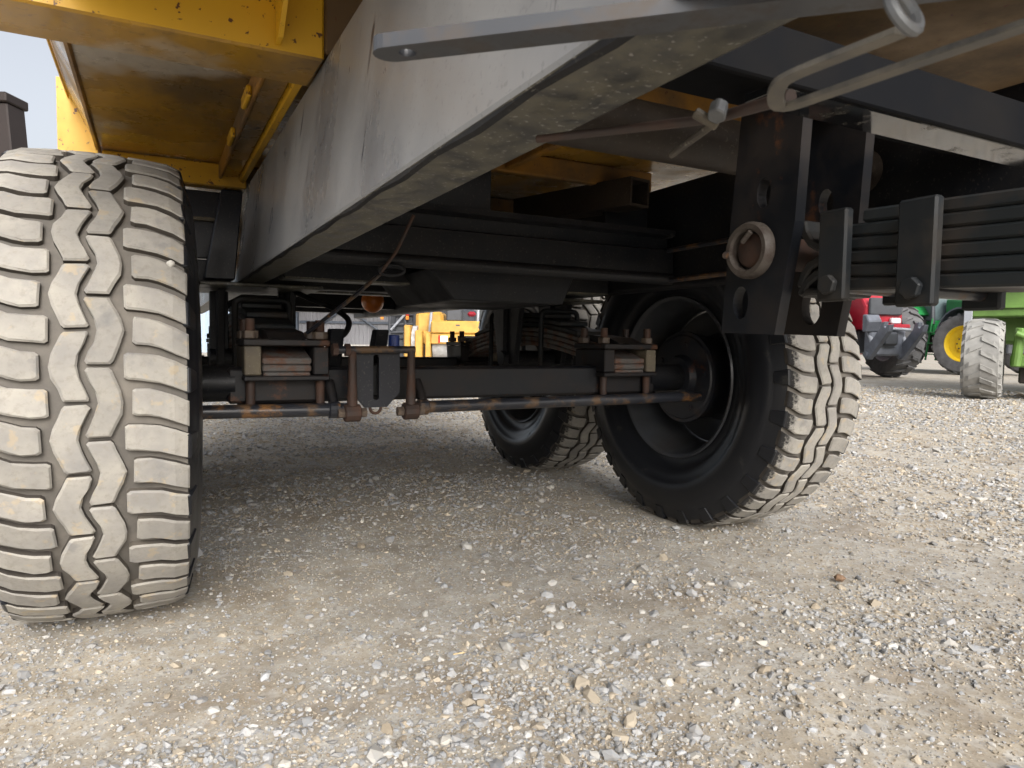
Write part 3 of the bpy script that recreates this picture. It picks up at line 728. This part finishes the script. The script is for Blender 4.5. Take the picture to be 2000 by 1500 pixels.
# --- flat lug bar under the left rail
bl = [onZ(735, 118, .840), onZ(1075, 84, .840), onZ(1480, 34, .840)]
d_ = (bl[2]-bl[0]).normalized(); wv_ = Vector((-d_.y, d_.x, 0)); tip = bl[0]+wv_*(-.002)
end = tip+d_*.42
b_bar = bmesh.new(); es = []
hw = .0110; loop = [tip+wv_*hw*math.cos(t)-d_*hw*math.sin(t)+d_*hw for t in np.linspace(0, math.pi, 9)]
loop = [Vector(p_) for p_ in loop]+[end-wv_*hw, end+wv_*hw]
hc = tip+d_*.022; hole = [hc+Vector((math.cos(t), math.sin(t), 0))*.0055 for t in np.linspace(0, 2*math.pi, 17)[:-1]]
for lp in (loop, hole):
    vs_ = [b_bar.verts.new((p_.x, p_.y, .8415)) for p_ in lp]; es += [b_bar.edges.new((vs_[i], vs_[(i+1) % len(vs_)])) for i in range(len(vs_))]
bmesh.ops.triangle_fill(b_bar, use_beauty=True, edges=es)
r_ = bmesh.ops.extrude_face_region(b_bar, geom=b_bar.faces[:]); bmesh.ops.translate(b_bar, vec=(0, 0, .0085), verts=[v_ for v_ in r_['geom'] if isinstance(v_, bmesh.types.BMVert)])
bmesh.ops.recalc_face_normals(b_bar, faces=b_bar.faces)
me = bpy.data.meshes.new('lug_bar'); b_bar.to_mesh(me); b_bar.free(); me.materials.append(MATS['bar_grey'])
o = bpy.data.objects.new('lug_bar', me); C.objects.link(o); o.parent = T
# --- bent hook rod and its clamp, rusty brake rod
zh = .80
hk = [onZ(1760, 62, zh), onZ(1600, 125, zh), onZ(1548, 147, zh), onZ(1522, 165, zh), onZ(1515, 195, zh-.001), onZ(1532, 209, zh-.001), onZ(1600, 188, zh-.002), onZ(1800, 118, zh-.002), onZ(2000, 50, zh-.002), onZ(2200, -18, zh-.002)]
steel('hook_rod', (.05, .047, .042), (.15, .135, .11), .9, 30, .4, .6, (.45, .7), bmp=.4)
MB().strip(curve(hk, 4), .0085, .0030).build('hook_strap', 'hook_rod', T, .0004)
rc = onZ(1765, 22, zh+.004)
MB().tube([rc+Vector((math.cos(t)*.0075, math.sin(t)*.004, math.sin(t)*.009)) for t in np.linspace(0, 2*math.pi, 21)], .0026, 8, False).build('rod_clamp', 'galv', T, 0, True)
a_, b2_, c2_ = onZ(1050, 272, .835), onZ(1395, 232, .825), onZ(1545, 188, .815)
rod('brake_rod', 'rust', T, [a_, b2_, c2_], [.0032, .0036, .0042], 10)
rod('brake_link', 'mud_steel', T, [b2_+Vector((0, 0, -.003)), onZ(1312, 302, .825)], .003, 8)
st = onZ(1402, 215, .823)
MB().hexa(st+Vector((-.004, -.003, -.006)), (.5, .3, .8), .0065, .012).build('rod_joint', 'galv', T, .001)
MB().hexa(st+Vector((.003, .003, -.009)), (-.6, .5, .5), .0042, .018).build('rod_nut', 'mud_steel', T, .001)

# ------------------------------------------------------------------ small loose things
def stone_obj(name, loc, size, mat, label, cat):
    v_ = IV*(1+rng.normal(0, 1, (12, 1))*.12)*np.array(size)
    o = MB().add([tuple(q) for q in v_], [tuple(f) for f in IF]).build(name, mat, None, .0012); o.location = loc
    return tag(o, label, cat)
p_ = onZ(1640, 1128, .012); stone_obj('stone', p_, (.020, .015, .012), 'brownstone', 'brown broken stone lying alone on the pale gravel right of the near tyre', 'stone')
p_ = onZ(1742, 1262, .010); stone_obj('stone', p_, (.016, .011, .009), 'pebble', 'pale wedge shaped stone on sandy gravel at lower right', 'stone')
p_ = onZ(896, 1277, .006); c_ = MB().hull8([(-.013, -.002, 0), (.013, -.001, 0), (.012, .001, 0), (-.012, .002, 0)], [(-.012, -.001, .002), (.012, -.001, .003), (.011, .001, .003), (-.012, .001, .002)]).build('wood_chip', 'wood'); c_.location = p_; c_.rotation_euler = (0, 0, -.15)
tag(c_, 'thin pale wood splinter lying on the gravel', 'wood chip')
pb = onY(332, 515, 0); d0 = (CAM-pb).normalized()
# on the tread surface of the left tyre
def tread_hit(x, y):
    d = ray(x, y); oc = CAM-Vector((0, 0, ZC)); A = d.y**2+d.z**2; B_ = 2*(oc.y*d.y+oc.z*d.z); C_ = oc.y**2+oc.z**2-(R-.008)**2
    return CAM+d*((-B_-math.sqrt(B_*B_-4*A*C_))/(2*A))
stone_obj('pebble', tread_hit(333, 515), (.0095, .0085, .008), 'pebble', 'small white pebble wedged between tread blocks of the left tyre', 'pebble')

# ------------------------------------------------------------------ background machines
HX = Vector((math.cos(YAW), -math.sin(YAW), 0)); 
def machine(name, px, depth, rz, label, cat):
    o = empty(name, far(px, depth), -YAW+rz); return tag(o, label, cat)
def tractor_wheel(parent, x, y, r, wid, tyremat, rimmat, lugs=22, steer=0, lh=.045):
    W_ = empty('wheel', (x, y, r), steer, parent)
    B = wid/2; rr = r*.58
    half = [(0, r-lh), (B*.8, r-lh-.01), (B*.98, r-.09), (B, r-.17), (B*.95, rr+.08), (B*.8, rr)]
    MB().lathe([(-a, q) for a, q in half[::-1]]+half[1:], 0, 0, 0, 48).build('tyre', tyremat, W_, 0, True)
    mb = MB()
    for k in range(lugs):
        for s_ in (-1, 1):
            a0 = 2*math.pi*(k+(.5 if s_ > 0 else 0))/lugs; v_ = []
            for off in (-.055, .0):
                for t, da in ((-.02, 0), (.55, .13), (.97, .30)):
                    for e in (-.035, .035):
                        a = a0+da*.7/r*.75+e*.9/r; q = r+off-.02*t*t-(.03 if t > .9 and off == 0 else 0)
                        v_.append((s_*t*B, -q*math.cos(a), -q*math.sin(a)))
            fs = []
            for b0 in (0, 2):
                fs += [(b0, b0+1, b0+3, b0+2), (6+b0, 6+b0+2, 6+b0+3, 6+b0+1), (b0, b0+2, 8+b0, 6+b0), (b0+1, 7+b0, 9+b0, b0+3)]
            fs += [(0, 6, 7, 1), (4, 5, 11, 10)]
            mb.add(v_, fs)
    tag(mb.build('tread_lugs', tyremat, W_), kind='stuff')
    for s_ in (-1, 1):
        MB().lathe([(s_*B*.78, rr+.01), (s_*B*.82, rr-.01), (s_*B*.72, rr-.03), (s_*B*.35, rr*.86), (s_*B*.25, rr*.55), (s_*B*.5, rr*.45), (s_*B*.55, rr*.25), (s_*B*.55, .001)], 0, 0, 0, 40).build('rim', rimmat, W_, 0, True)
        for k in range(8):
            a = k*math.pi/4; MB().hexa((s_*B*.5, rr*.36*math.cos(a), rr*.36*math.sin(a)), (s_, 0, 0), .02, .03).build('wheel_nut', 'darkgrey', W_)
    return W_
# local frame of a tractor: it points to -Y (towards its front), X across
def tractor(o, paint, rim, rf, rr_, tyremat, steer=0, guards=True):
    for s_ in (-1, 1):
        tractor_wheel(o, s_*.88, -1.5, rf, .52, tyremat, rim, 20, steer)
        tractor_wheel(o, s_*.95, 1.25, rr_, .62, tyremat, rim, 22)
        fd = [(1.25+(rr_+.12)*math.cos(t), rr_+(rr_+.12)*math.sin(t)) for t in np.linspace(.15, 2.5, 12)]
        fd2 = [(1.25+(rr_+.17)*math.cos(t), rr_+(rr_+.17)*math.sin(t)) for t in np.linspace(.15, 2.5, 12)]
        MB().prism(fd+fd2[::-1], 'x', s_*.68 if s_ > 0 else -1.28, 1.28 if s_ > 0 else -.68).build('rear_fender', paint, o)
        ff = [(-1.5+(rf+.10)*math.cos(t), rf+(rf+.10)*math.sin(t)) for t in np.linspace(.3, 2.9, 12)]
        ff2 = [(-1.5+(rf+.14)*math.cos(t), rf+(rf+.14)*math.sin(t)) for t in np.linspace(.3, 2.9, 12)]
        if guards: MB().prism(ff+ff2[::-1], 'x', s_*.62 if s_ > 0 else -1.14, 1.14 if s_ > 0 else -.62).build('front_fender', 'fender', o)
    box('chassis', 'darkgrey', o, -.28, .28, -2.1, 1.7, .55, 1.05, bevel=.03)
    box('front_axle', 'darkgrey', o, -.7, .7, -1.58, -1.42, rf-.12, rf+.1, bevel=.02)
    MB().prism([(-2.55, 1.05), (-2.55, 1.55), (-2.35, 1.85), (0.1, 2.05), (0.1, 1.05)], 'x', -.42, .42).build('bonnet', paint, o, .06, seg=2)
    box('grille', 'darkgrey', o, -.36, .36, -2.62, -2.548, 1.36, 1.72, bevel=.02)
    for s_ in (-1, 1):
        box('headlight', 'headlight', o, s_*.22-.11, s_*.22+.11, -2.64, -2.55, 1.18, 1.30, bevel=.02)
    cab = MB()
    for x in (-.72, .72):
        for y, y2 in ((.15, .3), (1.75, 1.7)): cab.tube([(x, y, 1.35), (x*.95, y2, 2.75)], .06, 8)
    cab.build('cab_pillar', 'darkgrey', o)
    box('cab_roof', paint, o, -.82, .82, .1, 1.95, 2.75, 2.92, bevel=.05)
    box('cab_base', paint, o, -.7, .7, .12, 1.8, 1.05, 1.45, bevel=.03)
    box('windscreen', 'glass', o, -.66, .66, .22, .24, 1.46, 2.74); box('rear_window', 'glass', o, -.66, .66, 1.72, 1.74, 1.46, 2.74)
    for s_ in (-1, 1): box('side_window', 'glass', o, s_*.69-.008, s_*.69+.008, .3, 1.66, 1.46, 2.72)
    for s_ in (-1, 1):
        for zz in (.5, .8, 1.1): box('step', paint, o, s_*.85-.16, s_*.85+.16, -.45, -.05, zz, zz+.03)
        for y in (-.46, -.03): MB().tube([(s_*1.0, y, .35), (s_*.85, y, 1.5)], .025, 8).build('step_rail', paint, o)
    rod('exhaust', 'darkgrey', o, [(.5, .02, 1.6), (.5, .02, 3.0)], .06)
# red tractor with front linkage
r = machine('red_tractor', 1600, 17.2, rad(4), 'red tractor with grey front linkage arms standing behind the near right tyre', 'tractor')
tractor(r, 'red', 'lightgrey', .86, 1.0, 'tractor_tyre', 0, False)
for s_ in (-1, 1):
    arm = empty('linkage_arm', (s_*.36, -2.6, 0), 0, r)
    MB().prism([(.1, .55), (.0, .42), (-.12, .42), (-.75, 1.0), (-.80, 1.14), (-.70, 1.13), (-.66, 1.06), (-.60, 1.10), (-.62, 1.2), (-.50, 1.18), (-.45, 1.05), (.0, .66)], 'x', -.05, .05).build('arm_plate', 'linkgrey', arm, .01)
    MB().tube([(0, .1, 1.15), (0, -.22, .68)], .045, 12).build('lift_cylinder', 'lightgrey', arm, 0, True)
    MB().tube([(-.09, -.05, .52), (.09, -.05, .52)], .07, 14).build('arm_pivot', 'linkgrey', arm, .01)
box('linkage_frame', 'linkgrey', r, -.40, .40, -2.72, -2.5, .50, 1.10, bevel=.04)
box('pto_housing', 'darkgrey', r, -.16, .16, -2.85, -2.72, .72, 1.0, bevel=.04)
MB().prism([(-2.74, 1.0), (-2.86, 1.22), (-2.74, 1.36), (-2.62, 1.36), (-2.62, 1.0)], 'x', -.52, -.22).build('side_guard', 'linkgrey', r, .02)
box('front_bumper', 'red', r, -.5, .5, -2.70, -2.56, 1.08, 1.17, bevel=.02)
rod('top_link', 'lightgrey', r, [(-.1, -2.7, 1.08), (.4, -2.85, 1.05)], .035)
rod('mirror_bar', 'white', r, [(-.45, -2.4, 1.9), (.5, -2.4, 1.95)], .05)
# green tractor with yellow rims, side on
gt = machine('green_tractor', 1872, 19.2, rad(2), 'bright green tractor with yellow wheel rims between the red tractor and the pale green machine', 'tractor')
tractor(gt, 'green', 'rimyellow', .80, .95, 'tractor_tyre', rad(28))
# old pale green machine on the right edge, near wheel seen from the front
og = machine('old_harvester', 2033, 9.3, rad(-41), 'pale green old farm machine with dusty front tyre at the right edge', 'harvester')
tractor_wheel(og, -.60, -.55, .54, .46, 'dusty_tyre', 'oldgreen', 18, steer=rad(4), lh=.02)
tractor_wheel(og, 2.2, -.55, .54, .46, 'dusty_tyre', 'oldgreen', 18, steer=rad(4), lh=.02)
box('body_panel', 'oldgreen', og, -.88, 2.4, .05, .6, 1.12, 1.58, bevel=.02)
box('panel_lip', 'oldgreen', og, -.90, 2.42, -.01, .05, 1.50, 1.56, bevel=.01)
box('panel_flange', 'oldgreen', og, -.86, 2.4, .01, .048, 1.24, 1.27, bevel=.005)
box('cab_window', 'pale_glass', og, -.78, 2.3, .15, .18, 1.60, 2.55)
box('window_frame', 'darkgrey', og, -.52, 2.32, .12, .148, 1.585, 1.625)
for x in (-.84, .9, 2.36): box('cab_post', 'oldgreen', og, x-.05, x+.05, .1, .25, 1.59, 2.6)
box('cab_roof', 'oldgreen', og, -.7, 2.5, 0, 2.4, 2.6, 2.75, bevel=.04)
box('rear_body', 'oldgreen', og, -.70, 2.25, .62, 3.5, .75, 2.5, bevel=.05)
box('front_axle_beam', 'oldgreen', og, -.30, 1.9, -.62, -.45, .44, .60, bevel=.02)
box('lower_box', 'beam_brown', og, -.22, 1.8, -.40, .3, .22, .44, bevel=.02)
MB().tube([(-.24, -.6, .45), (-.20, -.62, .95)], .06, 12).build('king_pin', 'oldgreen', og, .01)
MB().tube([(-.24, -.72, .88), (.15, -.66, .70)], .035, 10).build('steering_arm', 'oldgreen', og, 0, True)
MB().hull8([(-.15, -.55, .62), (1.2, -.55, .62), (1.2, -.5, .62), (-.15, -.5, .62)], [(.1, -.45, .9), (1.2, -.45, .9), (1.2, -.4, .9), (.1, -.4, .9)]).build('axle_plate', 'oldgreen', og, .01)
box('badge_plate', 'plinth', og, .22, .42, .035, .049, 1.30, 1.44, bevel=.005)
box('panel_stay', 'lightgrey', og, -.92, -.82, .0, .04, 1.0, 1.5, bevel=.005)
# yellow roller
rl = machine('road_roller', 880, 24.5, rad(0), 'yellow road roller with square tail lamps parked in front of the grey shed', 'road roller')
ml = 24.5/FPX
def rx(px): return (px-880)*ml
def rzv(py): return .666+(672-py)*ml
box('rear_body', 'roller_yellow', rl, rx(842), rx(938), -.2, 1.0, rzv(656), rzv(631), bevel=.05)
box('lamp_panel', 'roller_yellow', rl, rx(842), rx(938), -.24, .9, rzv(676), rzv(657), bevel=.03)
box('hood', 'roller_yellow', rl, rx(806), rx(862), .6, 2.4, rzv(660), rzv(612), bevel=.12)
box('side_cheek', 'roller_yellow', rl, rx(790), rx(802), -.2, .6, rzv(702), rzv(640), bevel=.04)
box('side_cheek', 'roller_yellow', rl, rx(812), rx(826), -.3, .5, rzv(712), rzv(650), bevel=.04)
box('cross_frame', 'roller_yellow', rl, rx(790), rx(845), .1, .5, rzv(676), rzv(652), bevel=.03)
box('fork', 'roller_yellow', rl, rx(832), rx(842), -.3, .6, rzv(715), rzv(655), bevel=.03)
for a, b_ in ((803, 812), (844, 872), (874, 930)):
    MB().lathe([(0, .001), (0, .62), ((b_-a)*ml, .62), ((b_-a)*ml, .001)], rx(a), .55, .62, 40).build('drum', 'drum_white', rl, 0, True)
for px in (866, 917):
    box('headlamp', 'headlight', rl, rx(px-5), rx(px+9), -.27, -.235, rzv(672), rzv(660), bevel=.01)
    box('tail_lamp', 'lampred', rl, rx(px-9 if px < 900 else px+10), rx(px-6 if px < 900 else px+14), -.28, -.235, rzv(674), rzv(659), bevel=.01)
for a, b_ in ((836, 846), (930, 934)):
    MB().tube([(rx(a), .3, rzv(660)), (rx(b_), .4, rzv(520))], .05, 8).build('roll_bar', 'lightgrey', rl)
box('canopy', 'roller_yellow', rl, rx(800), rx(940), -.2, 2.4, rzv(520), rzv(512), bevel=.03)
box('seat', 'darkgrey', rl, rx(868), rx(900), .4, .9, rzv(631), rzv(600), bevel=.05)
box('decal', 'darkgrey', rl, rx(890), rx(898), -.203, -.199, rzv(641), rzv(638), bevel=0)
# dark carrier with tail lamps, left of the roller
dk = machine('lattice_implement', 775, 28, rad(0), 'dark steel implement with red and yellow tail lamps left of the yellow roller', 'implement')
m2 = 28/FPX
def dx(px): return (px-775)*m2
def dz(py): return .666+(672-py)*m2
for a in (760, 790, 808): MB().tube([(dx(a), 0, 0 if a == 790 else dz(690)), (dx(a+2), 0, dz(560))], .07, 8).build('post', 'darkgrey', dk)
for z in (608, 622, 640, 655): MB().tube([(dx(760), 0, dz(z)), (dx(808), 0, dz(z-2))], .05, 8).build('crossbar', 'darkgrey', dk)
MB().tube([(dx(764), -.1, dz(650)), (dx(804), -.1, dz(605))], .05, 8).build('brace', 'lightgrey', dk)
box('carrier_body', 'darkgrey', dk, dx(770), dx(806), .1, .8, dz(668), dz(600), bevel=.05)
box('carrier_base', 'darkgrey', dk, dx(760), dx(860), .2, 2.0, 0, dz(660), bevel=.05)
for px in (747, 796):
    box('lamp_red', 'lampred', dk, dx(px-3), dx(px+3), -.15, -.08, dz(622), dz(612), bevel=.01)
    box('lamp_yellow', 'lampamber', dk, dx(px-3), dx(px+3), -.15, -.08, dz(630), dz(622.5), bevel=.01)
rod('lamp_arm', 'darkgrey', dk, [(dx(747), -.08, dz(621)), (dx(765), 0, dz(626))], .02)
# dark machine behind the roller
bh = machine('parked_loader', 905, 29, rad(0), 'grey and red machine standing behind the yellow roller', 'loader')
box('machine_body', 'darkgrey', bh, -1.3, .5, 0, 2, .5, 2.05, bevel=.1); box('engine_cover', 'red', bh, .15, .5, -.1, 1.2, 1.75, 1.95, bevel=.08)
box('machine_cab', 'glass', bh, -1.0, .1, .2, 1.8, 2.05, 3.0, bevel=.05); box('bumper', 'lightgrey', bh, -1.4, .8, -.2, 0, .6, .9, bevel=.05)
box('side_panel', 'darkgrey', bh, -3.2, -1.3, .3, 2, .4, 2.3, bevel=.1)
# post leaning into the sky at the left
pst = far(16, 6.0); po = empty('steel_mast', pst, -YAW)
tag(po, 'dark brown steel mast with a flat cap rising behind the left tyre', 'mast')
mk = 6.0/FPX
MB().hull8([(-.30, -.1, 0), (.32, -.1, 0), (.32, .12, 0), (-.30, .12, 0)], [(-.14, -.1, 2.62), (.13, -.1, 2.62), (.13, .12, 2.62), (-.14, .12, 2.62)]).build('mast_column', 'beam_brown', po, .01)
box('mast_cap', 'beam_brown', po, -.18, .145, -.13, .15, 2.62, 2.70, bevel=.01)
MB().tube([(-.10, 0, 2.70), (-.11, 0, 2.92)], .04, 10).build('mast_pin', 'beam_brown', po, .004)

# ------------------------------------------------------------------ shed
sh = empty('shed', far(640, 36), -YAW); tag(sh, 'grey corrugated metal shed with open bay, cross bracing and pale blue end wall', 'shed')
ms = 36/FPX
def sx(px): return (px-640)*ms
def corrugated(name, mat, x0, x1, y, z0, z1, pitch=.22, dep=.035):
    mb = MB(); k = int((x1-x0)/pitch); xs = []
    for i in range(k):
        a = x0+i*pitch; xs += [(a, 0), (a+pitch*.55, 0), (a+pitch*.65, -dep), (a+pitch*.9, -dep)]
    xs.append((x1, 0)); v_ = [(a, y+b_, z0) for a, b_ in xs]+[(a, y+b_, z1) for a, b_ in xs]; n_ = len(xs)
    mb.add(v_, [(i, i+1, n_+i+1, n_+i) for i in range(n_-1)]); return mb.build(name, mat, sh)
corrugated('back_wall', 'clad_grey', sx(530), sx(925), 4.0, .45, 5.6)
corrugated('end_wall', 'clad_blue', sx(250), sx(519), -2, 0, 5.6)
box('corner_flashing', 'clad_white', sh, sx(520), sx(541), -2.06, -1.9, 0, 5.6)
box('plinth', 'plinth', sh, sx(541), sx(925), 3.8, 4.3, 0, .45)
box('concrete_apron', 'plinth', sh, sx(541), sx(925), -2, 3.79, -.1, .03)
box('roof', 'roofsheet', sh, sx(240), sx(930), -2.3, 4.4, 5.6, 5.75)
for px in (545, 738, 920):
    c0 = sx(px)*1.1
    box('column', 'column', sh, c0-.11, c0+.11, 3.6, 3.85, 0, 5.6)
for z in (1.65, 3.4): box('girt', 'column', sh, sx(541), sx(922), 3.86, 3.95, z, z+.14)
for a, b_ in ((545, 738), (738, 545)):
    MB().tube([(sx(a)*1.1, 3.75, .6), (sx(b_)*1.1, 3.75, 4.6)], .06, 8).build('brace', 'column', sh)
